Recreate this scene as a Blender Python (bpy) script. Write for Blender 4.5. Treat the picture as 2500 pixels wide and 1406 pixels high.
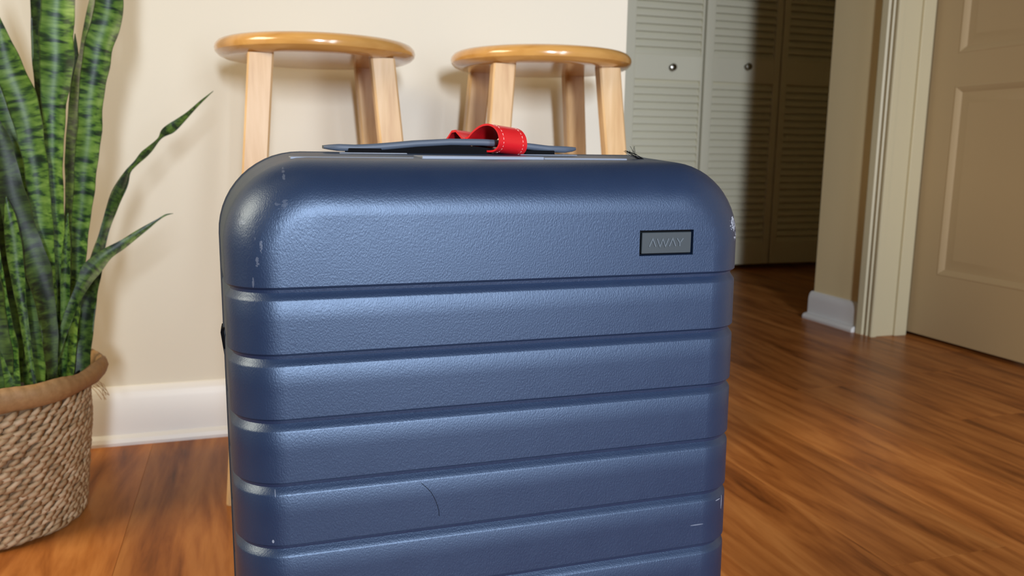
import bpy, bmesh, math, random
from mathutils import Vector, Matrix
random.seed(7)
for o in list(bpy.data.objects): bpy.data.objects.remove(o)
SC = bpy.context.scene
COL = SC.collection
R = math.radians

# ---------------------------------------------------------------- camera, world, light, exposure
CAM = Vector((0, 0, .565))
yaw, pit, rol = R(17.9), R(9.57), R(.72)
fw = Vector((math.sin(yaw)*math.cos(pit), math.cos(yaw)*math.cos(pit), -math.sin(pit)))
r0 = Vector((math.cos(yaw), -math.sin(yaw), 0)); u0 = r0.cross(fw)
cr = r0*math.cos(rol)+u0*math.sin(rol); cu = u0*math.cos(rol)-r0*math.sin(rol)
cd = bpy.data.cameras.new('camera'); cam = bpy.data.objects.new('camera', cd); COL.objects.link(cam)
m = Matrix((cr, cu, -fw)).transposed().to_4x4(); m.translation = CAM
cam.matrix_world = m
cd.sensor_width = 36; cd.lens = 2005*36/2500; cd.clip_start = .02
cd.dof.use_dof = True; cd.dof.focus_distance = .60; cd.dof.aperture_fstop = 13
SC.camera = cam

w = bpy.data.worlds.new('world'); SC.world = w; w.use_nodes = True
w.node_tree.nodes['Background'].inputs[0].default_value = (.72, .82, 1, 1)
w.node_tree.nodes['Background'].inputs[1].default_value = .35

def area(name, loc, target, sx, sy, power, color, spread=180):
    l = bpy.data.lights.new(name, 'AREA'); l.shape = 'RECTANGLE'; l.size = sx; l.size_y = sy
    l.energy = power; l.color = color; l.spread = R(spread)
    o = bpy.data.objects.new(name, l); COL.objects.link(o); o.location = loc
    o.rotation_euler = (Vector(target)-Vector(loc)).to_track_quat('-Z', 'Z').to_euler()
    return o
area('window_light', (.0, -2.57, 1.15), (.70, 0, .95), .24, .62, 27, (.77, .86, 1), 80)
area('window_light', (1.0, -2.57, 1.02), (.6, 0, .6), .46, 1.80, 17, (.78, .86, 1), 110)
area('patio_light', (-1.97, .62, 1.62), (-.1, 1.2, .35), .85, 1.20, 15, (1, .84, .58), 85)
cl = bpy.data.lights.new('ceiling_bulb', 'POINT'); cl.energy = 2; cl.color = (1, .78, .38); cl.shadow_soft_size = .12
clo = bpy.data.objects.new('ceiling_bulb', cl); COL.objects.link(clo); clo.location = (-.5, .35, 2.25)

SC.view_settings.view_transform = 'Standard'; SC.view_settings.look = 'None'
SC.view_settings.exposure = 0.0; SC.view_settings.gamma = 1; SC.view_settings.use_curve_mapping = False

# ---------------------------------------------------------------- helpers
def mat(name, color, rough=.5, metal=0, spec=.5, **kw):
    m = bpy.data.materials.new(name); m.use_nodes = True
    b = m.node_tree.nodes['Principled BSDF']
    b.inputs['Base Color'].default_value = (*color, 1); b.inputs['Roughness'].default_value = rough
    b.inputs['Metallic'].default_value = metal; b.inputs['Specular IOR Level'].default_value = spec
    for k, v in kw.items(): b.inputs[k.replace('_', ' ')].default_value = v
    return m
class NT:
    def __init__(s, m): s.t = m.node_tree; s.b = s.t.nodes['Principled BSDF']
    def n(s, typ, **kw):
        x = s.t.nodes.new(typ)
        for k, v in kw.items():
            if k in x.inputs: x.inputs[k].default_value = v
            else: setattr(x, k, v)
        return x
    def l(s, a, b): s.t.links.new(a, b)
    def coord(s, kind='Object', scale=(1, 1, 1), add=None):
        tc = s.n('ShaderNodeTexCoord'); mp = s.n('ShaderNodeMapping'); mp.inputs['Scale'].default_value = scale
        s.l(tc.outputs[kind], mp.inputs['Vector'])
        if add: s.l(add, mp.inputs['Location'])
        return mp.outputs[0]
    def noise(s, vec, scale, detail=3, rough=.5, dist=0):
        x = s.n('ShaderNodeTexNoise'); x.inputs['Scale'].default_value = scale; x.inputs['Detail'].default_value = detail
        x.inputs['Roughness'].default_value = rough; x.inputs['Distortion'].default_value = dist
        s.l(vec, x.inputs['Vector']); return x.outputs['Fac']
    def ramp(s, fac, stops):
        x = s.n('ShaderNodeValToRGB'); e = x.color_ramp.elements
        while len(e) < len(stops): e.new(.5)
        for i, (p, c) in enumerate(stops): e[i].position = p; e[i].color = (*c, 1) if len(c) == 3 else c
        s.l(fac, x.inputs[0]); return x.outputs[0]
    def math(s, op, a, b=None, c=None):
        x = s.n('ShaderNodeMath', operation=op)
        for i, v in enumerate((a, b, c)):
            if v is None: continue
            if isinstance(v, (int, float)): x.inputs[i].default_value = v
            else: s.l(v, x.inputs[i])
        return x.outputs[0]
    def mix(s, f, a, b, mode='MIX'):
        x = s.n('ShaderNodeMix', data_type='RGBA', blend_type=mode)
        for i, v in ((0, f), (6, a), (7, b)):
            if isinstance(v, (int, float)): x.inputs[i].default_value = v
            elif isinstance(v, tuple): x.inputs[i].default_value = (*v, 1)
            else: s.l(v, x.inputs[i])
        return x.outputs[2]
    def bump(s, h, strength, dist):
        x = s.n('ShaderNodeBump'); x.inputs['Strength'].default_value = strength; x.inputs['Distance'].default_value = dist
        s.l(h, x.inputs['Height']); s.l(x.outputs[0], s.b.inputs['Normal'])

def obj(name, bm, m, parent=None, sharp=35, loc=None):
    """link a bmesh (in world coordinates) as one object; origin at loc or the parent's origin"""
    me = bpy.data.meshes.new(name)
    off = Vector(loc) if loc is not None else (wloc(parent) if parent else Vector((0, 0, 0)))
    if off.length: bmesh.ops.translate(bm, verts=bm.verts, vec=-off)
    bmesh.ops.recalc_face_normals(bm, faces=bm.faces)
    bm.to_mesh(me); bm.free()
    if sharp is not None:
        for p in me.polygons: p.use_smooth = True
        me.set_sharp_from_angle(angle=R(sharp))
    if m: me.materials.append(m)
    o = bpy.data.objects.new(name, me); COL.objects.link(o)
    if parent: o.parent = parent; o.location = off-wloc(parent)
    else: o.location = off
    return o
def wloc(o):
    v = Vector((0, 0, 0))
    while o: v += o.location; o = o.parent
    return v
def thing(name, label, cat, loc=(0, 0, 0), group=None):
    o = bpy.data.objects.new(name, None); COL.objects.link(o); o.location = loc; o.empty_display_size = .05
    o['label'] = label; o['category'] = cat
    if group: o['group'] = group
    return o
def struct(o, label=None):
    o['kind'] = 'structure'
    if label: o['label'] = label
    return o
def box(bm, x0, x1, y0, y1, z0, z1, bevel=0, seg=1):
    g = bmesh.ops.create_cube(bm, size=1)['verts']
    for v in g:
        v.co = Vector(((x0+x1)/2+v.co.x*(x1-x0), (y0+y1)/2+v.co.y*(y1-y0), (z0+z1)/2+v.co.z*(z1-z0)))
    if bevel:
        es = list({e for v in g for e in v.link_edges})
        bmesh.ops.bevel(bm, geom=es, offset=bevel, segments=seg, affect='EDGES', profile=.5)
def B(*a, **k):
    bm = bmesh.new(); box(bm, *a, **k); return bm
def loft(bm, rings, caps=True, closed=True):
    vs = [[bm.verts.new(p) for p in r] for r in rings]
    n = len(vs[0])
    for a, b in zip(vs, vs[1:]):
        for i in range(n if closed else n-1):
            bm.faces.new((a[i], a[(i+1) % n], b[(i+1) % n], b[i]))
    if caps: bm.faces.new(vs[0][::-1]); bm.faces.new(vs[-1])
    return vs
def tube(bm, pts, r, n=8, caps=True):
    pts = [Vector(p) for p in pts]; rings = []
    rr = r if isinstance(r, (list, tuple)) else [r]*len(pts)
    t0 = (pts[1]-pts[0]).normalized(); a = t0.orthogonal().normalized()
    for i, p in enumerate(pts):
        t = (pts[min(i+1, len(pts)-1)]-pts[max(i-1, 0)]).normalized()
        a = (a-t*a.dot(t)).normalized(); b = t.cross(a)
        rings.append([p+(a*math.cos(q)+b*math.sin(q))*rr[i] for q in (2*math.pi*k/n for k in range(n))])
    loft(bm, rings, caps)
def lathe(bm, prof, c, n=48, axis='z'):
    rings = []
    for r_, h in prof:
        r_ = max(r_, 1e-4)
        if axis == 'z': rings.append([Vector((c[0]+r_*math.cos(q), c[1]+r_*math.sin(q), c[2]+h)) for q in (2*math.pi*k/n for k in range(n))])
        else: rings.append([Vector((c[0]+r_*math.cos(q), c[1]+h, c[2]+r_*math.sin(q))) for q in (2*math.pi*k/n for k in range(n))])
    loft(bm, rings)
def extrude_profile(prof, p0, p1, nrm):
    """prof: (out, z) points; extruded from p0 to p1 along a wall whose outward normal is nrm"""
    bm = bmesh.new(); nrm = Vector(nrm)
    loft(bm, [[Vector(p)+nrm*o_+Vector((0, 0, z)) for o_, z in prof] for p in (p0, p1)])
    return bm

# ---------------------------------------------------------------- materials
def wall_mat(name, c, rough=.75):
    m = mat(name, c, rough, spec=.3); t = NT(m); v = t.coord()
    t.bump(t.noise(v, 260, 3), .12, .001); return m
M = {}
M['wall'] = wall_mat('wall_paint_cream', (.72, .67, .555))
M['wall_far'] = wall_mat('wall_paint_taupe', (.26, .22, .17))
M['wall_beige'] = wall_mat('wall_paint_beige', (.80, .64, .35))
M['ceiling'] = wall_mat('ceiling_paint', (.22, .19, .14))
M['trim'] = mat('trim_paint_white', (.78, .76, .72), .4)
M['casing'] = mat('casing_paint_cream', (.58, .50, .31), .45)
M['door'] = mat('door_paint_beige', (.42, .305, .165), .5)
M['louver'] = mat('louver_paint_sage', (.80, .75, .56), .5)
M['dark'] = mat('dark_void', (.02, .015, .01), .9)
def floor_mat():
    m = mat('honey_laminate', (.4, .18, .07), .3, spec=.12); t = NT(m)
    oi = t.n('ShaderNodeObjectInfo'); cx = t.n('ShaderNodeCombineXYZ')
    t.l(t.math('MULTIPLY', oi.outputs['Random'], 37), cx.inputs[0]); t.l(t.math('MULTIPLY', oi.outputs['Random'], 91), cx.inputs[1])
    v = t.coord('Object', (1, .11, 1), cx.outputs[0])
    n1 = t.noise(v, 22, 5, .55, 1.2); n2 = t.noise(v, 75, 4, .6, .4); n3 = t.noise(v, 7, 2, .5, .8)
    f = t.math('ADD', t.math('MULTIPLY', n1, .6), t.math('ADD', t.math('MULTIPLY', n2, .22), t.math('MULTIPLY', n3, .25)))
    c = t.ramp(f, [(.35, (.12, .034, .006)), (.45, (.265, .082, .017)), (.55, (.39, .137, .032)), (.66, (.50, .20, .054))])
    k = t.math('ADD', t.math('MULTIPLY', oi.outputs['Random'], .3), .85)
    hs = t.n('ShaderNodeHueSaturation'); t.l(c, hs.inputs['Color']); t.l(k, hs.inputs['Value'])
    t.l(hs.outputs[0], t.b.inputs['Base Color'])
    t.l(t.math('ADD', t.math('MULTIPLY', n2, .12), .26), t.b.inputs['Roughness'])
    t.bump(n2, .06, .001)
    return m
M['floor'] = floor_mat()
def maple():
    m = mat('varnished_maple', (.75, .45, .18), .38, spec=.35); t = NT(m)
    v = t.coord('Object', (3, 3, .4)); n1 = t.noise(v, 9, 4, .5, .6); n2 = t.noise(t.coord('Object', (30, 30, 1.5)), 4, 3)
    f = t.math('ADD', t.math('MULTIPLY', n1, .6), t.math('MULTIPLY', n2, .4))
    c = t.ramp(f, [(.35, (.50, .29, .12)), (.52, (.62, .40, .19)), (.7, (.70, .49, .27))])
    t.l(c, t.b.inputs['Base Color']); return m
M['leg_wood'] = maple()
def seatwood():
    m = mat('varnished_seat_wood', (.6, .3, .08), .2, Coat_Weight=.6, Coat_Roughness=.1); t = NT(m)
    v = t.coord('Object', (.5, 5, 5)); n1 = t.noise(v, 7, 4, .5, .8)
    st = t.coord('Object', (1, 14.5, 0)); vo = t.n('ShaderNodeTexWhiteNoise', noise_dimensions='1D')
    sx = t.n('ShaderNodeSeparateXYZ'); t.l(st, sx.inputs[0]); t.l(t.math('FLOOR', sx.outputs[1]), vo.inputs['W'])
    f = t.math('ADD', t.math('MULTIPLY', n1, .7), t.math('MULTIPLY', vo.outputs['Value'], .3))
    c = t.ramp(f, [(.25, (.50, .245, .060)), (.5, (.60, .32, .09)), (.75, (.70, .40, .13))])
    t.l(c, t.b.inputs['Base Color']); return m
M['seat_wood'] = seatwood()
def shell():
    m = mat('navy_polycarbonate', (.022, .042, .115), .40, spec=1.0, Specular_Tint=(.62, .78, 1, 1)); t = NT(m)
    v = t.coord('Object', (1, 1, .6))
    h = t.noise(v, 1100, 2, .5); h2 = t.noise(t.coord(), 45, 3)
    base = t.mix(t.math('MULTIPLY', h2, .55), (.008, .020, .056), (.014, .030, .072))
    # wear marks with a shape of their own (world position - suitcase origin)
    tc = t.n('ShaderNodeTexCoord'); last = base
    for (px, py, pz, ax, ay, az, thr, amt) in SCUFFS:
        mp = t.n('ShaderNodeMapping', vector_type='POINT'); mp.inputs['Location'].default_value = (-px/ax, -py/ay, -(pz+.301)/az)
        mp.inputs['Scale'].default_value = (1/ax, 1/ay, 1/az); t.l(tc.outputs['Object'], mp.inputs[0])
        ln = t.n('ShaderNodeVectorMath', operation='LENGTH'); t.l(mp.outputs[0], ln.inputs[0])
        inside = t.math('SUBTRACT', 1, ln.outputs['Value'])
        nz = t.noise(tc.outputs['Object'], 330, 3, .6)
        msk = t.math('MULTIPLY', t.math('GREATER_THAN', inside, 0), t.math('GREATER_THAN', t.math('ADD', nz, t.math('MULTIPLY', inside, .12)), thr))
        last = t.mix(t.math('MULTIPLY', msk, amt), last, (.55, .60, .70))
    t.l(last, t.b.inputs['Base Color'])
    t.bump(h, .38, .0004)
    t.l(t.math('ADD', t.math('MULTIPLY', h2, .08), .37), t.b.inputs['Roughness'])
    return m
SCUFFS = [(0.1835, -0.088, 0.2085, 0.0075, 0.03, 0.0062, 0.54, 0.75), (0.1865, -0.085, 0.1985, 0.004, 0.03, 0.005, 0.58, 0.6), (-0.1755, -0.1, 0.2085, 0.0008, 0.03, 0.0045, 0.53, 0.132), (-0.172, -0.103, 0.2005, 0.00096, 0.03, 0.005, 0.53, 0.15), (-0.1747, -0.104, 0.1895, 0.00128, 0.03, 0.004, 0.5, 0.12), (-0.1778, -0.104, 0.1765, 0.00064, 0.03, 0.0035, 0.53, 0.12), (-0.1559, -0.094, 0.2461, 0.00096, 0.03, 0.0048, 0.53, 0.096), (-0.1834, -0.088, 0.2155, 0.0028, 0.03, 0.0018, 0.5, 0.108), (-0.1577, -0.108, 0.2269, 0.0048, 0.03, 0.004, 0.54, 0.072), (0.1814, -0.108, -0.0191, 0.0005, 0.03, 0.006, 0.3, 0.5), (0.1761, -0.11, -0.015, 0.003, 0.03, 0.0005, 0.3, 0.4), (0.1552, -0.115, -0.0321, 0.006, 0.03, 0.0005, 0.4, 0.25), (-0.1716, -0.112, -0.0014, 0.00072, 0.03, 0.0012, 0.3, 0.42), (-0.1691, -0.112, 0.0324, 0.00032, 0.03, 0.0025, 0.3, 0.24)]
M['shell'] = shell()
M['zip'] = mat('zipper_black', (.012, .012, .014), .6)
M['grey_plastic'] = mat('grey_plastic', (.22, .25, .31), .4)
M['handle'] = mat('handle_rubber', (.075, .095, .13), .5)
M['black'] = mat('black_rubber', (.004, .004, .005), .9, spec=.12)
M['badge_letter'] = mat('badge_letters', (.10, .125, .145), .4)
M['badge'] = mat('badge_plastic', (.040, .052, .058), .42)
M['alu'] = mat('aluminium', (.6, .62, .66), .35, 1)
def redl():
    m = mat('red_leather', (.68, .012, .018), .33); t = NT(m); t.bump(t.noise(t.coord(), 900, 2), .15, .0005); return m
M['red'] = redl()
M['stitch'] = mat('pale_thread', (.95, .62, .55), .8)
M['knob'] = mat('brushed_nickel_knob', (.32, .30, .26), .2, 1)
def strawm(name, cols):
    m = mat(name, (.5, .3, .15), .62); t = NT(m)
    v = t.coord('Generated' if name == 'x' else 'Object'); oi = t.n('ShaderNodeObjectInfo')
    g = t.n('ShaderNodeNewGeometry')
    f = t.math('ADD', t.math('MULTIPLY', t.math('FRACT', t.math('ADD', oi.outputs['Random'], t.math('MULTIPLY', g.outputs['Random Per Island'], 1))), .6), t.math('MULTIPLY', t.noise(v, 160, 3), .4))
    t.l(t.ramp(f, cols), t.b.inputs['Base Color']); t.bump(t.noise(v, 500, 2), .3, .0008); return m
M['straw'] = strawm('seagrass', [(.06, (.18, .095, .040)), (.2, (.36, .225, .11)), (.55, (.48, .325, .175)), (.9, (.64, .47, .29))])
M['straw_dark'] = mat('seagrass_dark', (.20, .115, .055), .8)
M['rim'] = strawm('seagrass_rim', [(.2, (.30, .16, .06)), (.6, (.46, .27, .11)), (.9, (.6, .40, .2))])
M['soil'] = mat('potting_soil', (.02, .014, .01), .95)
def leafm():
    m = mat('snake_leaf', (.05, .15, .02), .42, spec=.4); t = NT(m)
    uv = t.n('ShaderNodeUVMap'); uv.uv_map = 'UVMap'
    oi = t.n('ShaderNodeObjectInfo'); cx = t.n('ShaderNodeCombineXYZ'); t.l(t.math('MULTIPLY', oi.outputs['Random'], 50), cx.inputs[0]); t.l(t.math('MULTIPLY', oi.outputs['Random'], 23), cx.inputs[1])
    mp = t.n('ShaderNodeMapping'); t.l(uv.outputs[0], mp.inputs[0]); mp.inputs['Scale'].default_value = (.55, 88, 1); t.l(cx.outputs[0], mp.inputs['Location'])
    n1 = t.noise(mp.outputs[0], 1, 2.5, .55, .35)
    mp2 = t.n('ShaderNodeMapping'); t.l(uv.outputs[0], mp2.inputs[0]); mp2.inputs['Scale'].default_value = (1.6, 260, 1); t.l(cx.outputs[0], mp2.inputs['Location'])
    n2 = t.noise(mp2.outputs[0], 1, 2, .5, .5)
    f = t.math('ADD', t.math('MULTIPLY', n1, .78), t.math('MULTIPLY', n2, .22))
    # broad patches
    mp3 = t.n('ShaderNodeMapping'); t.l(uv.outputs[0], mp3.inputs[0]); mp3.inputs['Scale'].default_value = (1, 9, 1); t.l(cx.outputs[0], mp3.inputs['Location'])
    n3 = t.noise(mp3.outputs[0], 1, 2)
    at = t.n('ShaderNodeAttribute', attribute_type='OBJECT', attribute_name='tint')
    light = t.ramp(f, [(.36, (.007, .026, .007)), (.44, (.022, .070, .014)), (.50, (.10, .22, .024)), (.64, (.22, .37, .065))])
    dark = t.ramp(f, [(.38, (.006, .012, .004)), (.48, (.018, .035, .008)), (.60, (.045, .085, .012))])
    a = t.math('ADD', at.outputs['Fac'], t.math('MULTIPLY', t.math('SUBTRACT', n3, .5), .7)); a2 = t.n('ShaderNodeClamp'); t.l(a, a2.inputs[0])
    c = t.mix(a2.outputs[0], dark, light)
    sp = t.n('ShaderNodeSeparateXYZ'); t.l(uv.outputs[0], sp.inputs[0])
    edge = t.math('GREATER_THAN', t.math('ABSOLUTE', sp.outputs[0]), .93)
    c = t.mix(t.math('MULTIPLY', edge, .6), c, (.035, .05, .012))
    t.l(c, t.b.inputs['Base Color']); t.bump(n2, .08, .001)
    return m
M['leaf'] = leafm()

# ---------------------------------------------------------------- room shell
WY = 1.6675       # face of the wall behind the stools
CY = 3.46         # face of the closet doors
WX = 1.86         # face of the right wall
H = 2.44
fl = struct(obj('floor', B(-2.1, 3.5, -2.7, 3.9, -.03, -.004), M['dark'], sharp=None))
pb = 0
x = .835-.205*14
while x < 3.4:
    y = -2.7-random.random()*.9
    while y < 3.7:
        L_ = 1.22
        if x+.205 > -2.05 and y+L_ > -2.65:
            x0, x1 = max(x+.00015, -2.05), min(x+.20485, 3.45); y0, y1 = max(y+.0003, -2.65), min(y+L_-.0003, 3.7)
            if y1-y0 > .05 and x1-x0 > .02:
                bm = B(x0, x1, y0, y1, -.006, 0)
                top = [e for e in bm.edges if all(v.co.z > -.001 for v in e.verts)]
                bmesh.ops.bevel(bm, geom=top, offset=.0003, segments=1, affect='EDGES')
                obj('plank', bm, M['floor'], fl, sharp=None)
        y += L_
    x += .205
struct(obj('ceiling', B(-2.12, 3.55, -2.7, 3.9, H, H+.06), M['ceiling'], sharp=None))
struct(obj('wall_back', B(-2.0, .79, WY, WY+.115, -.02, H), M['wall'], sharp=None))
def wall_with_openings(name, axis, a0, a1, f0, f1, ops, m):
    """axis 'x': wall runs along x between a0..a1, thick f0..f1; ops (s0,s1,z0,z1)"""
    bm = bmesh.new(); cur = a0
    def bb(s0, s1, z0, z1):
        if s1-s0 < 1e-4 or z1-z0 < 1e-4: return
        if axis == 'x': box(bm, s0, s1, f0, f1, z0, z1)
        else: box(bm, f0, f1, s0, s1, z0, z1)
    for s0, s1, z0, z1 in sorted(ops):
        bb(cur, s0, -.02, H)
        if z0 > .05: bb(s0, s1, -.02, z0)
        bb(s0, s1, z1, H); cur = s1
    bb(cur, a1, -.02, H)
    return struct(obj(name, bm, m, sharp=None))
DY0, DY1 = 1.145, 2.045
wall_with_openings('wall_right', 'y', -2.6, 2.35, WX, WX+.115, [(DY0-.018, DY1+.018, 0, 2.06)], M['wall_beige'])
wall_with_openings('wall_rear', 'x', -2.0, 1.86, -2.7, -2.58, [(-.30, .30, .62, 1.98), (.70, 1.30, .06, 1.98)], M['wall_far'])
wall_with_openings('wall_left', 'y', -2.6, 3.8, -2.1, -2.0, [(.15, 1.25, .08, 2.02)], M['wall_far'])
wall_with_openings('wall_closet', 'x', -2.0, 3.4, CY+.005, CY+.1, [(1.235, 2.87, 0, 2.04)], M['wall_beige'])
struct(obj('wall_hall', B(WX+.115, 3.4, 2.235, 2.35, -.02, H), M['wall_beige'], sharp=None))
struct(obj('wall_hall_end', B(3.4, 3.5, 2.235, 3.9, -.02, H), M['wall_beige'], sharp=None))
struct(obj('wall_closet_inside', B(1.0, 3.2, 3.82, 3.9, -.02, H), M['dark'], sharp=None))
struct(obj('door_gap_blocker', B(WX+.20, WX+.30, 1.80, 2.20, -.02, H), M['dark'], sharp=None))  # unseen block added to stop sky light under part of the door
# window frames in the rear wall and the patio opening
def sash(name, axis, s0, s1, f, z0, z1, t=.045, mull=True):
    bm = bmesh.new()
    def bb(a, b, c, d):
        if axis == 'x': box(bm, a, b, f-.02, f+.02, c, d, .003)
        else: box(bm, f-.02, f+.02, a, b, c, d, .003)
    bb(s0, s0+t, z0, z1); bb(s1-t, s1, z0, z1); bb(s0+t, s1-t, z0, z0+t); bb(s0+t, s1-t, z1-t, z1)
    if mull: bb(s0+t, s1-t, (z0+z1)/2-.015, (z0+z1)/2+.015)
    return struct(obj(name, bm, M['trim']))
sash('window_1', 'x', -.30, .30, -2.64, .62, 1.98)
sash('window_2', 'x', .70, 1.30, -2.64, .06, 1.98)
sash('window_3', 'y', .15, 1.25, -2.05, .08, 2.02, mull=False)

# baseboards
BP = [(0, 0), (.024, 0), (.025, .006), (.022, .013), (.016, .018), (.0135, .019), (.0135, .088), (.011, .094), (.010, .098), (.008, .104), (.003, .110), (0, .111)]
struct(obj('baseboard_back', extrude_profile(BP, (-2.0, WY, 0), (.79, WY, 0), (0, -1, 0)), M['trim'], sharp=25))
BP2 = [(0, 0), (.034, 0), (.035, .008), (.030, .016), (.020, .019), (.014, .020), (.014, .068), (.012, .080), (.007, .090), (0, .094)]
struct(obj('baseboard_right', extrude_profile(BP2, (WX, 2.36, 0), (WX, DY1+.070, 0), (-1, 0, 0)), M['trim'], sharp=25))
struct(obj('baseboard_rear', extrude_profile(BP, (1.86, -2.58, 0), (-2.0, -2.58, 0), (0, 1, 0)), M['trim'], sharp=25))
# door casing with a fluted profile, then the jamb
def casing(y_in, y_out):   # profile points (across from opening edge, proud)
    w_ = y_out-y_in; pr = [(0, .001), (0, .014), (.06, .018), (.16, .018), (.20, .012), (.28, .012), (.33, .019), (.40, .019), (.45, .013), (.52, .013), (.58, .022), (.90, .024), (1, .019), (1, .001)]
    bm = bmesh.new()
    loft(bm, [[Vector((WX-p, y_in+w_*s, z)) for s, p in pr] for z in (0, 2.12)])
    return bm
struct(obj('trim_1', casing(DY1-.004, DY1+.068), M['casing'], sharp=25), 'fluted cream door casing beside the panelled door')
struct(obj('trim_2', casing(DY0+.004, DY0-.068), M['casing'], sharp=25))
bm = B(WX-.018, WX, DY0-.07, DY1+.07, 2.045, 2.12, .003); struct(obj('trim_3', bm, M['casing']))
bm = bmesh.new()
box(bm, WX-.014, WX+.12, DY1, DY1+.018, 0, 2.06, .0015); box(bm, WX-.014, WX+.12, DY0-.018, DY0, 0, 2.06, .0015)
struct(obj('trim_4', bm, M['casing']), 'cream door jamb facing the camera')
bm = B(WX+.066, WX+.110, DY1-.010, DY1, 0, 2.045, .002); struct(obj('trim_5', bm, M['casing']))

# panelled door, face at x=DX
DX = WX+.122
d1 = struct(obj('door_1', B(DX+.0095, DX+.035, DY0+.003, DY1+.03, .012, 2.04), M['door'], sharp=None), 'beige moulded panel door at the right edge')
ys = [DY0+.003, DY0+.118, DY0+.41, DY0+.51, 1.945-.118+.125, DY1+.03]
ys = [DY0+.003, DY0+.123, 1.520, 1.600, 1.950, DY1+.03]
zs = [.012, .205, .765, .855, 1.60, 1.71, 1.93, 2.04]
bm = bmesh.new()
for a, b in ((ys[0], ys[1]), (ys[2], ys[3]), (ys[4], ys[5])): box(bm, DX, DX+.0096, a, b, zs[0], zs[7])
for a, b in ((ys[1], ys[2]), (ys[3], ys[4])):
    for c, e in ((0, 1), (2, 3), (4, 5), (6, 7)): box(bm, DX, DX+.0096, a, b, zs[c], zs[e])
obj('frame', bm, M['door'], d1, sharp=None)
for a, b in ((ys[1], ys[2]), (ys[3], ys[4])):
    for c, e in ((1, 2), (3, 4), (5, 6)):
        z0, z1 = zs[c], zs[e]; rings = []
        for ins, dep in ((0, 0), (.004, -.0015), (.010, .001), (.020, .0085), (.028, .0085), (.050, .003), (.052, .003)):
            rings.append([Vector((DX+dep, p, q)) for p, q in ((a+ins, z0+ins), (b-ins, z0+ins), (b-ins, z1-ins), (a+ins, z1-ins))])
        bm = bmesh.new(); vs = loft(bm, rings, caps=False); bm.faces.new(vs[-1])
        obj('panel', bm, M['door'], d1, sharp=15)
kb = bmesh.new()
lathe(kb, [(.028, 0), (.028, -.004), (.012, -.008), (.010, -.028), (.022, -.036), (.027, -.048), (.022, -.060), (.004, -.064)], (0, 0, 0), 24, 'y')
bmesh.ops.rotate(kb, verts=kb.verts, cent=(0, 0, 0), matrix=Matrix.Rotation(R(-90), 3, 'Z'))
bmesh.ops.translate(kb, verts=kb.verts, vec=(DX, DY0+.065, .95)); obj('knob', kb, M['knob'], d1)

# louvered closet doors
slat_cache = {}
def slat_mesh(w_):
    k = round(w_, 4)
    if k in slat_cache: return slat_cache[k]
    bm = B(-w_/2, w_/2, -.0035, .0035, -.019, .019, .0028, 2)
    bmesh.ops.rotate(bm, verts=bm.verts, cent=(0, 0, 0), matrix=Matrix.Rotation(R(-28), 3, 'X'))
    me = bpy.data.meshes.new('slat'); bm.to_mesh(me); bm.free(); me.materials.append(M['louver'])
    for p in me.polygons: p.use_smooth = True
    me.set_sharp_from_angle(angle=R(40))
    slat_cache[k] = me; return me
def louver_door(name, x0, x1, sl, sr, knob, label):
    root = bpy.data.objects.new(name, None); COL.objects.link(root); root.location = ((x0+x1)/2, CY, .022); struct(root, label)
    obj('stile', B(x0, x0+sl, CY, CY+.028, .022, 2.03, .002), M['louver'], root)
    obj('stile', B(x1-sr, x1, CY+.002, CY+.028, .022, 2.03, .002), M['louver'], root)
    for z0, z1 in ((.022, .125), (.888, .998), (1.93, 2.03)): obj('rail', B(x0+sl, x1-sr, CY+.003, CY+.026, z0, z1, .0015), M['louver'], root)
    me = slat_mesh(x1-x0-sl-sr)
    for za, zb in ((.125, .888), (.998, 1.93)):
        n = round((zb-za)/.0328)
        for i in range(n):
            o = bpy.data.objects.new('slat', me); COL.objects.link(o); o.parent = root
            o.location = (((x0+sl)+(x1-sr))/2-root.location.x, .014, za+(zb-za)*(i+.5)/n-root.location.z)
    if knob:
        bm = bmesh.new(); lathe(bm, [(.010, 0), (.007, -.003), (.006, -.012), (.013, -.018), (.0165, -.025), (.0145, -.031), (.008, -.034), (.001, -.0345)], (knob[0], CY+.003, knob[1]), 20, 'y')
        obj('knob', bm, M['knob'], root)
louver_door('door_2', 1.237, 1.630, .042, .035, None, None)
louver_door('door_3', 1.636, 2.033, .050, .010, (1.868, .943), 'leftmost visible louvered closet door leaf, fully lit')
louver_door('door_4', 2.043, 2.452, .045, .034, (2.263, .962), 'middle louvered closet door leaf, half in shade')
louver_door('door_5', 2.458, 2.866, .034, .04, None, 'rightmost louvered closet door leaf, in shade')

# ---------------------------------------------------------------- suitcase
D = .545; XC = .1795; ZC = .301
root = thing('suitcase', 'navy ribbed hard-shell cabin suitcase with a black top handle, standing in the foreground', 'suitcase', (XC, .66, 0))
ROOT = Vector((XC, .66, 0))
def rr(hx, hz, r, y, zoff=0, n=14, ns=1):
    r = min(r, hx, hz); pts = []
    cs = [(hx-r, hz-r, 0), (-(hx-r), hz-r, 90), (-(hx-r), -(hz-r), 180), (hx-r, -(hz-r), 270)]
    for i, (cx_, cz_, a0) in enumerate(cs):
        for k in range(n+1):
            a = R(a0+90*k/n); pts.append((cx_+r*math.cos(a), cz_+r*math.sin(a)))
        nx = cs[(i+1) % 4]; a = R(nx[2]); q = (nx[0]+r*math.cos(a), nx[1]+r*math.sin(a)); p = pts[-1]
        for k in range(1, ns): pts.append((p[0]+(q[0]-p[0])*k/ns, p[1]+(q[1]-p[1])*k/ns))
    return [Vector((XC+a, y+(ZC+b-.301)*.022, ZC+zoff+b)) for a, b in pts]
HX, HZ, RC = .1965, .256, .058
GZ = [.4728-.0444*k for k in range(9)]
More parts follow.
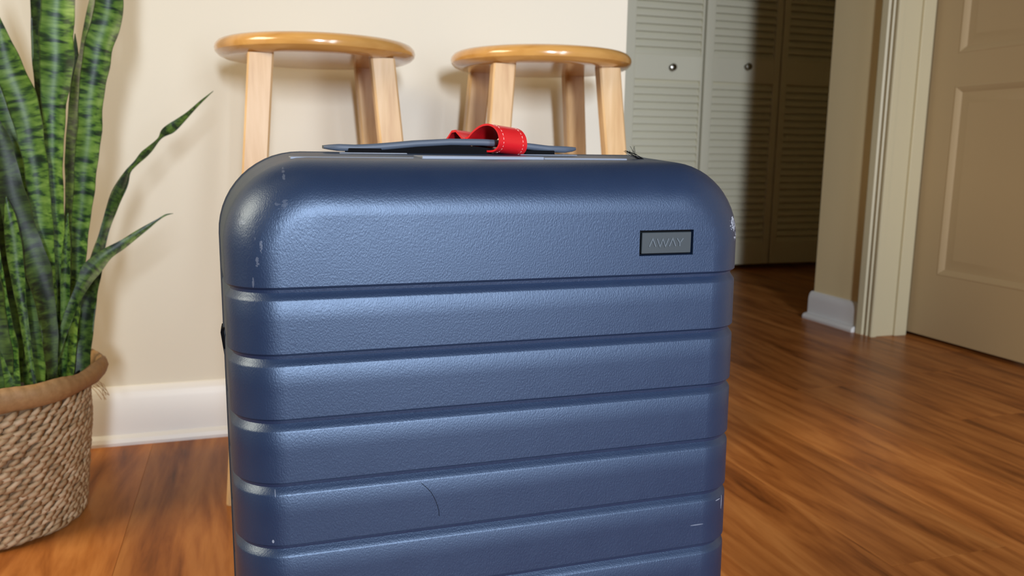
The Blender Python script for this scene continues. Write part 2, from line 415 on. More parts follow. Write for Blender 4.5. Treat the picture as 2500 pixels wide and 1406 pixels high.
def shell_bm(front):
    bm = bmesh.new(); rings = []
    b, d = .036, .038
    for i in range(13):
        ph = R(90*i/12); ins = b*(1-math.sin(ph)**1.0); dep = d*(1-math.cos(ph))
        y = D+dep if front else .777-dep
        zo = 0 if front else .0035
        rings.append(rr(HX-ins, HZ-ins, max(RC-ins*.75, .02), y, zo))
    # straight, slightly flaring side up to the seam
    for s in ((.3, .6, 1) if front else (.5, 1)):
        y = (D+d)+(.6555-D-d)*s if front else (.777-d)+(.6595-(.777-d))*s
        e = .0035*s; rings.append(rr(HX+e, HZ+e*.7, RC+e, y, (0 if front else .0035)+(.0015*s if front else -.002*s)))
    loft(bm, rings, caps=False)
    bm.faces.new([v for v in bm.verts if v.index < 0][:0]) if False else None
    bm.verts.ensure_lookup_table(); n = len(rings[0]); bm.faces.new([bm.verts[i] for i in range(n)])
    e = rings[-1]
    def cut(co, no):
        bmesh.ops.bisect_plane(bm, geom=bm.verts[:]+bm.edges[:]+bm.faces[:], plane_co=co, plane_no=no, dist=1e-6)
    for xx in [XC-.16+.32*k/10 for k in range(11)]: cut((xx, 0, 0), (1, 0, 0))
    for zz in (.52, .5, .485): cut((0, 0, zz), (0, 0, 1))
    prof = [(.0014, 0), (.0004, -.0009), (-.0006, -.0031), (-.0027, -.0034), (-.0050, -.0019), (-.0070, -.0004), (-.0082, 0)]
    disp = []
    for g in GZ:
        for dz, _ in prof: cut((0, 0, g+dz), (0, 0, 1))
        cut((0, 0, g-.022), (0, 0, 1))
    bmesh.ops.remove_doubles(bm, verts=bm.verts, dist=3e-5)
    bmesh.ops.recalc_face_normals(bm, faces=bm.faces); bm.normal_update()
    nr = {v: v.normal.copy() for v in bm.verts}
    if sum((nr[v].y for v in bm.verts if v.co.y < D+.02 or v.co.y > .76)) * (1 if front else -1) > 0:
        nr = {v: -q for v, q in nr.items()}
    for v in bm.verts:
        for g in GZ:
            for dz, dp in prof:
                if abs(v.co.z-g-dz) < 2e-4 and dp:
                    q = nr[v].copy(); q.z = 0
                    if q.length > .3: v.co += q.normalized()*dp
    if front:
        ra = (.2767, .3218, .4878, .5069)
        for xx in ra[:2]: cut((xx, 0, 0), (1, 0, 0))
        for zz in ra[2:]: cut((0, 0, zz), (0, 0, 1))
        bm.faces.ensure_lookup_table()
        fs = [f for f in bm.faces if ra[0] < f.calc_center_median().x < ra[1] and ra[2] < f.calc_center_median().z < ra[3] and f.calc_center_median().y < .57]
        g = bmesh.ops.extrude_face_region(bm, geom=fs)
        vs = [q for q in g['geom'] if isinstance(q, bmesh.types.BMVert)]
        bmesh.ops.delete(bm, geom=[f for f in fs if f.is_valid], context='FACES')
        ctr = Vector(((ra[0]+ra[1])/2, 0, (ra[2]+ra[3])/2))
        for v in vs:
            v.co.y += .0052
            v.co.x += (.0006 if v.co.x < ctr.x else -.0006); v.co.z += (.0006 if v.co.z < ctr.z else -.0006)
    return bm
fs = obj('front_shell', shell_bm(True), M['shell'], root, sharp=28)
obj('back_shell', shell_bm(False), M['shell'], root, sharp=28)
bm = bmesh.new(); loft(bm, [rr(HX+.0044, HZ+.0030, RC+.004, .6560, .0015), rr(HX+.0046, HZ+.0031, RC+.004, .6590, .0015)], caps=True)
obj('zipper', bm, M['zip'], root)
# badge with raised lettering
yb = lambda z: D+(z-.301)*.022
bg = obj('badge', B(.2788, .3203, D+.0050, D+.0095, .4893, .5052, .0004), M['badge'], root)
def ribbon(bm, pts, w_, x0, z0, s, y0, y1):
    """mitred flat stroke through pts"""
    P = [Vector((x0+p[0]*s, z0+p[1]*s)) for p in pts]; Lf, Rt = [], []
    for i, p in enumerate(P):
        d0 = (P[i]-P[i-1]).normalized() if i else (P[1]-P[0]).normalized()
        d1 = (P[i+1]-P[i]).normalized() if i < len(P)-1 else d0
        n0 = Vector((-d0.y, d0.x)); n1 = Vector((-d1.y, d1.x)); mt = (n0+n1).normalized(); k = w_/2/max(.45, mt.dot(n0))
        Lf.append(p+mt*k); Rt.append(p-mt*k)
    loft(bm, [[Vector((l.x, y0, l.y)), Vector((r.x, y0, r.y)), Vector((r.x, y1, r.y)), Vector((l.x, y1, l.y))] for l, r in zip(Lf, Rt)])
LET = {'A': ([[(0, 0), (.45, 1), (.9, 0)]], 1.0), 'W': ([[(0, 1), (.42, 0), (.80, .95), (1.18, 0), (1.6, 1)]], 1.66), 'Y': ([[(0, 1), (.42, .42), (.42, 0)], [(.50, .50), (.88, 1)]], .9)}
xx = .2848; s_ = .0060; ltr = []
bm = bmesh.new()
for ch in 'AWAY':
    st, adv = LET[ch]
    for p in st: ribbon(bm, p, .00090, xx, .4945, s_, D+.0043, D+.0056)
    xx += (adv+.06)*s_
obj('lettering', bm, M['badge_letter'], bg, sharp=None)
gk = bmesh.new(); box(gk, .2771, .3214, D+.0085, D+.0100, .4882, .5065)
obj('gasket', gk, M['black'], bg, sharp=None)
# top fittings; added pale plates carry the top's grazing reflection in their colour
obj('sheen_plate', B(.1235, .2185, .600, .650, .553, .5597, .0005), M['grey_plastic'], root)
obj('sheen_plate_side', B(.2195, .2900, .603, .650, .553, .5590, .0005), M['grey_plastic'], root)
obj('sheen_plate_side', B(.0300, .1180, .603, .650, .553, .5583, .0005), M['grey_plastic'], root)
for x0, x1 in ((.0695, .1225), (.2165, .2675)):
    mt = obj('handle_mount', B(x0, x1, .652, .690, .555, .5612, .0007), M['grey_plastic'], root)
    xm = (x0+x1)/2-.006
    obj('pivot', B(xm-.013, xm+.013, .658, .684, .5605, .5645, .0006), M['black'], mt)
hp = [(.0588, .5652), (.0640, .5651), (.0707, .5649), (.0833, .5646), (.0994, .5655), (.1124, .5667), (.1322, .5687), (.1592, .5704), (.1868, .5705), (.1990, .5700), (.2150, .5688), (.2297, .5674), (.2443, .5659), (.2592, .5655), (.2670, .5658), (.2711, .5662)]
rings = []
for i, (hx_, hz_) in enumerate(hp):
    e = min(1, .45+.28*min(i, len(hp)-1-i)); th = .0027*e; dy = .013*min(1, .6+.25*min(i, len(hp)-1-i)); c_ = th*.45
    prof = [(-dy, -th+c_), (-dy+c_, -th), (dy-c_, -th), (dy, -th+c_), (dy, th-c_), (dy-c_, th), (-dy+c_, th), (-dy, th-c_)]
    rings.append([Vector((hx_, .673+a, hz_+b)) for a, b in prof])
bm = bmesh.new(); loft(bm, rings)
hd = obj('handle', bm, M['handle'], root, sharp=50)
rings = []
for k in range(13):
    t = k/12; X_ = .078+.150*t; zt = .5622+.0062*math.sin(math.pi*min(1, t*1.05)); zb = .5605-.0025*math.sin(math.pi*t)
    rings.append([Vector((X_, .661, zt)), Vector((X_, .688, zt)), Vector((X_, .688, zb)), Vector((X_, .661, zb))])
bm = bmesh.new(); loft(bm, rings); obj('handle_shade_core', bm, M['black'], hd)  # black core standing in for the shadow in the cavity below the handle
# telescopic pull handle, folded away on the back, wheels and a side strap
bm = bmesh.new()
for x0 in (.10, .245): obj('pull_handle_tube', B(x0, x0+.014, .744, .756, .548, .5610, .002), M['grey_plastic'], root)
bm = bmesh.new(); pts = [(-.0170, .664, .4275), (-.0215, .665, .4265), (-.0222, .666, .4235), (-.0208, .668, .410), (-.0200, .690, .39), (-.0200, .700, .33), (-.0205, .700, .308), (-.0210, .700, .298), (-.0165, .700, .2925)]
loft(bm, [[Vector((p[0]-.0012, p[1]-.010, p[2])), Vector((p[0]-.0012, p[1]+.010, p[2])), Vector((p[0]+.0012, p[1]+.010, p[2])), Vector((p[0]+.0012, p[1]-.010, p[2]))] for p in pts])
obj('side_strap', bm, M['black'], root)
for wx in (XC-.15, XC+.15):
    for wy in (.585, .730):
        bm = bmesh.new(); box(bm, wx-.018, wx+.018, wy-.018, wy+.018, .030, .056, .004)
        wh = obj('wheel_housing', bm, M['black'], root)
        bm = bmesh.new()
        for dx in (-.011, .003):
            lathe(bm, [(.005, 0), (.021, 0), (.022, .002), (.022, .006), (.021, .008), (.005, .008)], (0, 0, 0), 24, 'z')
            sel = [v for v in bm.verts if not v.tag]
            bmesh.ops.rotate(bm, verts=sel, cent=(0, 0, 0), matrix=Matrix.Rotation(R(90), 3, 'Y'))
            bmesh.ops.translate(bm, verts=sel, vec=(wx+dx, wy, .022))
            for v in sel: v.tag = True
        obj('wheel', bm, M['black'], wh)

# red leather tag looped round the handle
tg = thing('luggage_tag', 'red leather luggage tag with pale stitching looped round the suitcase handle', 'luggage tag', (.2, .668, .5625))
AX = Vector((math.cos(R(20)), math.sin(R(20)), -.10)).normalized()     # along the width of the strap
LY = Vector((-math.sin(R(20)), math.cos(R(20)), 0))                       # across, away from the camera
CSK = .9
cs = [(.030, -.0010), (.024, .0005), (.016, .0060), (.006, .0105), (-.004, .0118), (-.012, .0098), (-.0175, .0050), (-.0195, -.0015), (-.018, -.0065), (-.013, -.0098), (-.004, -.0104), (.006, -.0090), (.016, -.0055), (.024, -.0030), (.030, -.0028)]
cs = [(a, b*CSK) for a, b in cs]
def strap(off, th, a0, a1, cs=cs, na=6):
    bm = bmesh.new(); c0 = Vector((.1890, .664, .5735)); P = []
    q = [Vector(p) for p in cs]
    fine = []
    for i in range(len(q)-1):
        p0, p1, p2, p3 = q[max(i-1, 0)], q[i], q[i+1], q[min(i+2, len(q)-1)]
        for k in range(4):
            t = k/4; fine.append(.5*((2*p1)+(p2-p0)*t+(2*p0-5*p1+4*p2-p3)*t*t+(3*p1-p0-3*p2+p3)*t**3))
    fine.append(q[-1]); rings = []
    for i, p in enumerate(fine):
        t = (fine[min(i+1, len(fine)-1)]-fine[max(i-1, 0)]).normalized(); nn = Vector((t.y, -t.x))
        out = p-nn*off; inn = p-nn*(off-th)
        def W(u, s): return c0+LY*u.x+Vector((0, 0, u.y))+AX*s
        rings.append([W(out, a0), W(out, a0+.0008), W(out, a1-.0008), W(out, a1), W(inn, a1), W(inn, a0)])
    loft(bm, rings); return bm
obj('strap', strap(0, .0016, 0, .0285), M['red'], tg, sharp=50)
def stitches(a):
    bm = bmesh.new(); c0 = Vector((.1890, .664, .5735)); q = [Vector(p) for p in cs]
    for i in range(2, len(q)-3):
        for k in range(2):
            p = q[i].lerp(q[i+1], k/2+.06); p2 = q[i].lerp(q[i+1], k/2+.40)
            t = (p2-p).normalized(); nn = Vector((t.y, -t.x))
            for sgn in (1,):
                tube(bm, [c0+LY*u.x+Vector((0, 0, u.y))+AX*a-(LY*nn.x+Vector((0, 0, nn.y)))*(-.0017) for u in (p, p2)], .00034, 5)
    return bm
bm = stitches(.0042); obj('stitching', bm, M['stitch'], tg); bm = stitches(.0243); obj('stitching', bm, M['stitch'], tg)
bm = bmesh.new()
c0 = Vector((.1890, .664, .5735))
tp = [(.022, -.001), (.030, .001), (.036, .005), (.040, .0075), (.046, .0070), (.052, .002), (.060, -.004), (.075, -.006), (.090, -.0062)]
loft(bm, [[c0+LY*a+Vector((0, 0, b))+AX*s for s in (-.002, .026)]+[c0+LY*a+Vector((0, 0, b-.002))+AX*s for s in (.026, -.002)] for a, b in tp])
obj('tag_flap', bm, M['red'], tg, sharp=50)

# frayed black thread on the right of the top, hair on the front
bm = bmesh.new(); random.seed(3)
for k in range(16):
    a = Vector((.2960+random.uniform(-.0015, .002), .62, .5655-random.uniform(0, .001))); b = Vector((.3110+random.uniform(-.003, .003), .618, .5578))
    mid = a.lerp(b, .5)+Vector((0, random.uniform(-.003, .003), random.uniform(-.0012, .0014)))
    if k % 3 == 0: a = Vector((.303+random.uniform(-.004, .002), .62, .5675+random.uniform(-.002, .0015)))
    tube(bm, [a, mid, b], .00016, 5)
t_ = obj('thread_tuft', bm, M['black'], loc=(.311, .618, .5575)); t_['label'] = 'small frayed black thread tuft sticking up from the suitcase top'; t_['category'] = 'thread'
bm = bmesh.new(); yq = D+.0002
hp_ = [(.1101, .3304), (.1145, .3259), (.1172, .3225), (.119, .3192), (.1206, .3155), (.1219, .3116), (.1228, .308), (.1230, .3039)]
tube(bm, [(a, D+(b-.301)*.022-.0002, b) for a, b in hp_], .00018, 5)
t_ = obj('hair', bm, M['black'], loc=(.1228, D-.0002, .3039)); t_['label'] = 'thin dark curved hair stuck to the suitcase front'; t_['category'] = 'hair'

# ---------------------------------------------------------------- stools
def lerp(a, b, t): return a+(b-a)*t
def stool(cx_, cy_, rot, label):
    t = thing('bar_stool', label, 'stool', (cx_, cy_, 0), 'round wooden bar stools against the wall')
    Rm = Matrix.Rotation(rot, 3, 'Z'); C0 = Vector((cx_, cy_, 0))
    bm = bmesh.new()
    prof = [(0, .7075), (.140, .7075), (.150, .7085), (.158, .7120), (.1635, .7175), (.165, .7235), (.1635, .7290), (.159, .7340), (.152, .7370), (.142, .7385), (.12, .7382), (.06, .7355), (0, .7345)]
    lathe(bm, prof, (cx_, cy_, 0), 72); obj('seat', bm, M['seat_wood'], t, sharp=30)
    def legpt(sx, sy, z):
        k = 1-z/.7075; return Vector((sx*(.094+.060*k), sy*(.096+.054*k), z))
    for sx in (-1, 1):
        for sy in (-1, 1):
            bm = bmesh.new(); rings = []
            for z in (0, .003, .7075):
                c_ = legpt(sx, sy, z); hw, hd_ = (.0195, .0145) if z > .002 else (.0185, .0135); ch = .003
                rings.append([C0+Rm @ (c_+Vector(p)) for p in [(-hw+ch, -hd_, 0), (hw-ch, -hd_, 0), (hw, -hd_+ch, 0), (hw, hd_-ch, 0), (hw-ch, hd_, 0), (-hw+ch, hd_, 0), (-hw, hd_-ch, 0), (-hw, -hd_+ch, 0)]])
            loft(bm, rings); obj('leg', bm, M['leg_wood'], t, sharp=25)
    for z, ax in ((.20, 0), (.28, 1), (.38, 0)):
        for s in (-1, 1):
            a, b = (legpt(-1, s, z), legpt(1, s, z)) if ax == 0 else (legpt(s, -1, z), legpt(s, 1, z))
            bm = bmesh.new(); tube(bm, [C0+Rm @ a, C0+Rm @ b], .0095, 14); obj('rung', bm, M['leg_wood'], t, sharp=50)
    return t
stool(.123, 1.471, R(0), 'left round wooden bar stool with pale square legs, nearer the plant')
stool(.5225, 1.4626, R(-3.5), 'right round wooden bar stool with pale square legs, nearer the closet')

# ---------------------------------------------------------------- plant in its basket
PX, PY = -.390, 1.360
bk = thing('basket', 'woven seagrass basket planter with a rolled rim on the floor at the left', 'basket', (PX, PY, 0))
def rad(z): return .127+.017*min(1, z/.15)
bm = bmesh.new(); lathe(bm, [(.02, .002), (.124, .002), (.127, .010), (rad(.06)-.001, .06), (rad(.12), .12), (.141, .20), (.145, .215), (.138, .215), (.134, .20), (.12, .06), (.11, .03), (.02, .03)], (PX, PY, 0), 64)
obj('body', bm, M['straw_dark'], bk)
def rimr(a): return .161+.003*math.sin(3*a+1)+.003*math.sin(7*a)+.007*math.exp(-((a-R(15))/.5)**2)
bm = bmesh.new(); rings = []
for k in range(320):
    a = 2*math.pi*k/320; r_ = rimr(a if a < math.pi else a-2*math.pi); zt = .236+.0025*math.sin(5*a)+.0015*math.sin(11*a+2); w2 = 0; tw = lambda j: .0013*abs(math.sin(a*30+j*.55))-.0006+.0006*math.sin(a*17+j)
    pr = [(r_-.030, .197), (r_-.022+w2, .199), (r_-.012+w2, .202), (r_-.003, .212), (r_+w2, .222), (r_-.002, zt-.005), (r_-.008+w2, zt), (r_-.014, zt-.003), (r_-.018, .222), (r_-.030, .208)]
    rings.append([Vector((PX+(p+tw(j))*math.cos(a), PY+(p+tw(j))*math.sin(a), z+tw(j)*.5)) for j, (p, z) in enumerate(pr)])
vs = loft(bm, rings, caps=False)
for i in range(10): bm.faces.new((vs[-1][i], vs[-1][(i+1) % 10], vs[0][(i+1) % 10], vs[0][i]))
obj('rim', bm, M['rim'], bk, sharp=60)
bm = bmesh.new(); lathe(bm, [(.105, .05), (.125, .12), (.1320, .222), (.136, .224), (.136, .214), (.131, .206), (.129, .19), (.02, .19), (.02, .05)], (PX, PY, 0), 64)
obj('liner_pot', bm, M['black'], bk)
bm = bmesh.new(); lathe(bm, [(.001, .191), (.128, .191), (.126, .196), (.08, .200), (.001, .201)], (PX, PY, 0), 48); obj('soil', bm, M['soil'], bk)
def strand_bm():
    bm = bmesh.new()
    # local: x along strand, z up, -y outward
    top = [(-.0135, .0008, -.0020), (-.006, -.0026, -.0036), (.007, -.0034, -.0030), (.0135, -.001, .0014), (.006, -.0028, .0038), (-.007, -.0022, .0030)]
    v = [bm.verts.new(p) for p in top]; c_ = bm.verts.new((0, -.0040, 0)); d_ = bm.verts.new((0, .002, 0))
    for i in range(6):
        bm.faces.new((v[i], v[(i+1) % 6], c_)); bm.faces.new((v[(i+1) % 6], v[i], d_))
    return bm
sme = []
for j in range(3):
    bm = strand_bm()
    bmesh.ops.scale(bm, verts=bm.verts, vec=(1+.12*(j-1), 1, 1-.08*(j-1)))
    me = bpy.data.meshes.new('strand'); bm.to_mesh(me); bm.free(); me.materials.append(M['straw'])
    for p in me.polygons: p.use_smooth = True
    sme.append(me)
random.seed(11); PCS = []
rows = 24; pitch = .0081
for i in range(rows):
    z = .009+i*pitch; rz = rad(z)+.0005; n = 56
    for k in range(n):
        a = 2*math.pi*(k+.5*(i % 2)+.12*random.uniform(-1, 1))/n
        PCS.append((a, z+random.uniform(-.0012, .0012), rz, R(26+random.uniform(-9, 9))*(1 if i % 2 else .45), random.uniform(.9, 1.2)))
cdir = math.atan2(CAM.y-PY, CAM.x-PX)+R(35)
PCS.sort(key=lambda p: abs(math.atan2(math.sin(p[0]-cdir), math.cos(p[0]-cdir))))
rest = bmesh.new()
for idx, (a, z, rz, tl, s) in enumerate(PCS):
    if random.random() < .012 and idx > 10: continue
    mx = Matrix.Translation((PX+rz*math.cos(a), PY+rz*math.sin(a), z)) @ Matrix.Rotation(a+R(90), 4, 'Z') @ Matrix.Rotation(-tl, 4, 'Y') @ Matrix.Scale(s, 4)
    if idx < 300:
        o = bpy.data.objects.new('strand', sme[idx % 3]); COL.objects.link(o); o.parent = bk
        o.matrix_local = Matrix.Translation((-PX, -PY, 0)) @ mx
    else:
        b2 = strand_bm(); b2.transform(mx); me = bpy.data.meshes.new('tmp'); b2.to_mesh(me); b2.free(); rest.from_mesh(me); bpy.data.meshes.remove(me)
o = obj('weave', rest, M['straw'], bk, sharp=80); o['kind'] = 'stuff'
bm = bmesh.new()
for k in range(7):
    a = R(-8+3*k); r_ = .156; p = Vector((PX+r_*math.cos(a), PY+r_*math.sin(a), .202))
    tube(bm, [p, p+Vector((.006+.002*(k % 3), 0, -.008)), p+Vector((.013+.004*(k % 2), -.002, -.020-.003*(k % 3)))], .0005, 4)
obj('frayed_fibre', bm, M['rim'], bk)

pl = thing('snake_plant', 'tall potted snake plant with upright dark green banded leaves in the woven basket', 'plant', (PX, PY, .2))
def crom(P, n):
    out = []
    for i in range(len(P)-1):
        p0, p1, p2, p3 = P[max(i-1, 0)], P[i], P[i+1], P[min(i+2, len(P)-1)]
        for k in range(n):
            t = k/n; out.append([.5*((2*b)+(c-a)*t+(2*a-5*b+4*c-d)*t*t+(3*b-a-3*c+d)*t**3) for a, b, c, d in zip(p0, p1, p2, p3)])
    out.append(list(P[-1])); return out
def leaf(fy, fold, tint, rows, seed):
    rnd = random.Random(seed); pts = crom(rows, 6); bm = bmesh.new(); rings = []; L_ = 0; lens = []
    us = [-1, -.72, -.4, 0, .4, .72, 1]; ph = rnd.uniform(0, 6); prev = None
    for i, (x, y, z, wd) in enumerate(pts):
        P = Vector((x, y, z)); wd = max(wd, .0006)
        a = Vector(pts[max(i-1, 0)][:3]); b = Vector(pts[min(i+1, len(pts)-1)][:3]); T = (b-a).normalized()
        if prev is not None: L_ += (P-prev).length
        prev = P; lens.append(L_)
        ang = R(fy+10*math.sin(L_*5+ph)); N0 = Vector((math.sin(ang), -math.cos(ang), 0)); lat = T.cross(N0)
        lat = -lat.normalized() if lat.x < 0 else lat.normalized()
        N = lat.cross(T).normalized()
        if N.y > 0: N = -N
        wav = .045*math.sin(L_*70+ph)+.03*math.sin(L_*133+ph*2)
        th = min(.0016, wd*.12)
        fr = []; bk_ = []
        for u in us:
            ww = wd/2*(1+(wav if u > 0 else -wav*.7)*abs(u))
            q = P+lat*u*ww+N*((u*u-.45)*fold*wd+(.006*wd/.03)*math.sin(L_*60+ph+u*2)*u*u*.25)
            fr.append(q+N*th*(1-abs(u)**3)); bk_.append(q-N*th*(1-abs(u)**3)-N*.0002)
        rings.append(fr+bk_[::-1])
    vs = loft(bm, rings)
    uvl = bm.loops.layers.uv.new('UVMap'); info = {}
    full = us+us[::-1]
    for i, r_ in enumerate(vs):
        for j, v in enumerate(r_): info[v] = (full[j], lens[i])
    for f in bm.faces:
        for l in f.loops: l[uvl].uv = info[l.vert]
    o = obj('leaf', bm, M['leaf'], pl, sharp=100); o['tint'] = tint
    return o

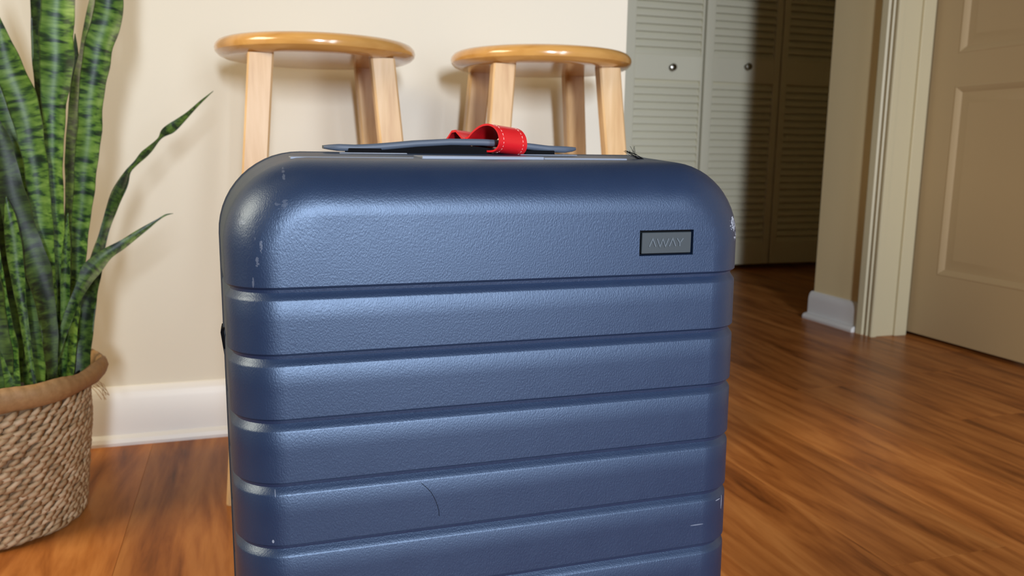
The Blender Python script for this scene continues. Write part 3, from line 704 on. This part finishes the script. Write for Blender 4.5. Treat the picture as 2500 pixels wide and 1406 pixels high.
LEAVES = [
    (-12, 0.3, 0.75, [(-0.285,1.36,0.19,0.0212),(-0.277,1.3583,0.2604,0.0186),(-0.2689,1.3567,0.3546,0.0184),(-0.2653,1.355,0.4162,0.017),(-0.2656,1.3533,0.4768,0.0216),(-0.2637,1.3517,0.5362,0.025),(-0.2597,1.35,0.5946,0.0295),(-0.2527,1.3483,0.6522,0.0398),(-0.2462,1.3467,0.7088,0.0454),(-0.2409,1.345,0.7645,0.0427),(-0.2327,1.3433,0.8467,0.0377),(-0.2247,1.3417,0.927,0.0248),(-0.2185,1.34,0.9899,0.0011)]),
    (25, 0.15, 0.1, [(-0.307,1.43,0.1916,0.0208),(-0.3003,1.4337,0.3432,0.0189),(-0.2934,1.4375,0.5029,0.017),(-0.2935,1.4412,0.5963,0.0153),(-0.2922,1.445,0.6698,0.0198),(-0.2887,1.4487,0.7425,0.0242),(-0.2837,1.4525,0.8144,0.0241),(-0.2811,1.4563,0.8969,0.0194),(-0.28,1.46,0.9723,0.0015)]),
    (-10, 0.28, 0.7, [(-0.2789,1.4,0.1978,0.018),(-0.2657,1.3977,0.2831,0.0178),(-0.254,1.3954,0.3477,0.0177),(-0.2465,1.3931,0.4114,0.0226),(-0.2374,1.3908,0.474,0.0274),(-0.2278,1.3885,0.5357,0.0321),(-0.2185,1.3862,0.5964,0.0331),(-0.2103,1.3838,0.6562,0.0353),(-0.1987,1.3815,0.7036,0.0387),(-0.1853,1.3792,0.7447,0.0398),(-0.1799,1.3769,0.7736,0.0372),(-0.1731,1.3746,0.8419,0.0333),(-0.169,1.3723,0.9197,0.0235),(-0.1678,1.37,0.9847,0.0012)]),
    (-30, 0.2, 0.15, [(-0.2796,1.43,0.1896,0.0154),(-0.2703,1.4311,0.3095,0.0166),(-0.2638,1.4322,0.4073,0.0192),(-0.2568,1.4333,0.5031,0.0231),(-0.2496,1.4344,0.5784,0.0269),(-0.2372,1.4356,0.6467,0.0295),(-0.2231,1.4367,0.7083,0.0267),(-0.2091,1.4378,0.7695,0.0239),(-0.1978,1.4389,0.8417,0.0198),(-0.1901,1.44,0.9128,0.0013)]),
    (20, 0.1, 0.05, [(-0.2889,1.44,0.208,0.0137),(-0.2712,1.444,0.4061,0.015),(-0.2584,1.448,0.5343,0.0178),(-0.2477,1.452,0.635,0.0176),(-0.2441,1.456,0.6971,0.0102),(-0.2429,1.46,0.7331,0.0011)]),
    (8, 0.25, 0.6, [(-0.2907,1.33,0.2056,0.0179),(-0.2839,1.3282,0.2804,0.019),(-0.2806,1.3264,0.3357,0.0226),(-0.279,1.3245,0.3962,0.0236),(-0.2789,1.3227,0.4497,0.0271),(-0.2799,1.3209,0.5022,0.0293),(-0.2817,1.3191,0.5481,0.0315),(-0.2856,1.3173,0.5932,0.036),(-0.2943,1.3155,0.6373,0.0392),(-0.3033,1.3136,0.6751,0.033),(-0.3092,1.3118,0.707,0.0199),(-0.3125,1.31,0.7438,0.0012)]),
    (12, 0.25, 0.5, [(-0.3083,1.36,0.1983,0.0201),(-0.3076,1.359,0.2936,0.0251),(-0.3058,1.358,0.3864,0.0313),(-0.3079,1.357,0.441,0.0362),(-0.3121,1.356,0.5065,0.0396),(-0.3177,1.355,0.5648,0.0417),(-0.3227,1.354,0.6162,0.0438),(-0.3321,1.353,0.672,0.0409),(-0.3383,1.352,0.7268,0.0306),(-0.3434,1.351,0.7805,0.0182),(-0.3494,1.35,0.8224,0.0012)]),
    (15, 0.3, 0.55, [(-0.2951,1.27,0.2082,0.0083),(-0.2972,1.27,0.2353,0.0089),(-0.2996,1.27,0.2769,0.0095),(-0.3022,1.27,0.3354,0.0119),(-0.3046,1.27,0.3758,0.0162),(-0.3055,1.27,0.4156,0.0198),(-0.3063,1.27,0.4437,0.0185),(-0.308,1.27,0.4716,0.0123),(-0.3097,1.27,0.4937,0.0012)]),
    (-5, 0.25, 0.65, [(-0.3204,1.26,0.2073,0.0195),(-0.3194,1.26,0.2397,0.0194),(-0.3197,1.26,0.2806,0.0227),(-0.3214,1.26,0.3211,0.018),(-0.3221,1.26,0.3554,0.0135),(-0.3219,1.26,0.3893,0.0078),(-0.3212,1.26,0.4284,0.0011)]),
    (5, 0.25, 0.35, [(-0.3052,1.31,0.2001,0.0223),(-0.3017,1.3086,0.2433,0.0295),(-0.2967,1.3071,0.292,0.0317),(-0.2891,1.3057,0.3339,0.0364),(-0.2887,1.3043,0.3639,0.0326),(-0.2918,1.3029,0.3878,0.024),(-0.2958,1.3014,0.4114,0.0108),(-0.2988,1.3,0.4348,0.0012)]),
    (10, 0.25, 0.4, [(-0.2953,1.35,0.197,0.0158),(-0.2903,1.35,0.2443,0.0196),(-0.2894,1.35,0.2945,0.0234),(-0.289,1.35,0.3441,0.0219),(-0.2929,1.35,0.3932,0.0179),(-0.2977,1.35,0.4295,0.0013)]),
    (30, 0.2, 0.05, [(-0.2769,1.29,0.2282,0.0139),(-0.2762,1.2888,0.3068,0.0228),(-0.2793,1.2875,0.3604,0.0286),(-0.2872,1.2863,0.4016,0.0358),(-0.2964,1.285,0.4363,0.0385),(-0.304,1.2837,0.4761,0.0367),(-0.31,1.2825,0.5207,0.0334),(-0.314,1.2812,0.5646,0.0259),(-0.317,1.28,0.6077,0.0014)]),
    (-15, 0.22, 0.3, [(-0.2881,1.31,0.2018,0.0072),(-0.2808,1.3121,0.2347,0.0084),(-0.2706,1.3143,0.2705,0.0108),(-0.2578,1.3164,0.3061,0.0132),(-0.2421,1.3186,0.3445,0.0156),(-0.2314,1.3207,0.365,0.0205),(-0.2208,1.3229,0.3826,0.0265),(-0.206,1.325,0.3988,0.0206),(-0.1947,1.3271,0.4086,0.0164),(-0.1778,1.3293,0.4195,0.0134),(-0.1577,1.3314,0.4335,0.0104),(-0.1421,1.3336,0.4447,0.0068),(-0.1288,1.3357,0.4541,0.0031),(-0.1172,1.3379,0.4612,0.0025),(-0.1069,1.34,0.4633,0.0006)]),
    (-25, 0.18, 0.15, [(-0.2527,1.36,0.1939,0.0221),(-0.2472,1.3648,0.2377,0.0208),(-0.2412,1.3695,0.2878,0.0221),(-0.2331,1.3743,0.3376,0.0221),(-0.2257,1.379,0.3747,0.0234),(-0.2182,1.3838,0.4054,0.0176),(-0.2126,1.3886,0.4237,0.0143),(-0.2062,1.3933,0.4453,0.015),(-0.2,1.3981,0.4637,0.0183),(-0.1899,1.4029,0.4886,0.021),(-0.1812,1.4076,0.5073,0.0171),(-0.1738,1.4124,0.5242,0.0086),(-0.1631,1.4171,0.5368,0.008),(-0.1511,1.4219,0.5495,0.0127),(-0.1428,1.4267,0.5579,0.0114),(-0.1292,1.4314,0.574,0.0054),(-0.1207,1.4362,0.5838,0.0135),(-0.111,1.441,0.5912,0.0163),(-0.0973,1.4457,0.6032,0.0123),(-0.0834,1.4505,0.6159,0.0082),(-0.0653,1.4552,0.6348,0.0048),(-0.0453,1.46,0.6533,0.0007)]),
    (0, 0.2, 0.2, [(-0.2709,1.42,0.1781,0.0133),(-0.2661,1.425,0.244,0.0172),(-0.2653,1.43,0.3029,0.0145),(-0.2643,1.435,0.3482,0.0106),(-0.2635,1.44,0.4064,0.0013)]),
    (10, 0.2, 0.15, [(-0.3403,1.4,0.1828,0.023),(-0.3397,1.4029,0.2861,0.0294),(-0.3429,1.4057,0.381,0.0331),(-0.3481,1.4086,0.4615,0.034),(-0.3537,1.4114,0.5344,0.0324),(-0.3578,1.4143,0.6238,0.0282),(-0.3591,1.4171,0.7113,0.0191),(-0.3593,1.42,0.7803,0.0013)]),
    (20, 0.25, 0.25, [(-0.3336,1.26,0.2055,0.0302),(-0.3332,1.256,0.2594,0.0325),(-0.3334,1.252,0.3178,0.0321),(-0.3346,1.248,0.386,0.0279),(-0.3348,1.244,0.4523,0.0212),(-0.3358,1.24,0.5168,0.0012)]),
    (5, 0.25, 0.45, [(-0.368,1.3,0.2022,0.0241),(-0.3667,1.3,0.2799,0.031),(-0.3663,1.3,0.3676,0.0354),(-0.3636,1.3,0.4811,0.0371),(-0.3591,1.3,0.5912,0.0343),(-0.3537,1.3,0.698,0.0293),(-0.3475,1.3,0.7916,0.0189),(-0.3441,1.3,0.8527,0.0011)]),
    (-5, 0.25, 0.2, [(-0.4233,1.44,0.1778,0.0258),(-0.4269,1.445,0.282,0.0319),(-0.4309,1.45,0.4092,0.0377),(-0.4323,1.455,0.533,0.0372),(-0.431,1.46,0.6537,0.0307),(-0.4272,1.465,0.7718,0.0218),(-0.424,1.47,0.8532,0.0012)]),
    (10, 0.3, 0.55, [(-0.2783,1.34,0.1921,0.0092),(-0.2713,1.336,0.234,0.0104),(-0.264,1.332,0.297,0.0116),(-0.2579,1.328,0.3588,0.0128),(-0.2513,1.324,0.4194,0.0101),(-0.2457,1.32,0.4671,0.0013)]),
]

for i, q in enumerate(LEAVES): leaf(*q, i)
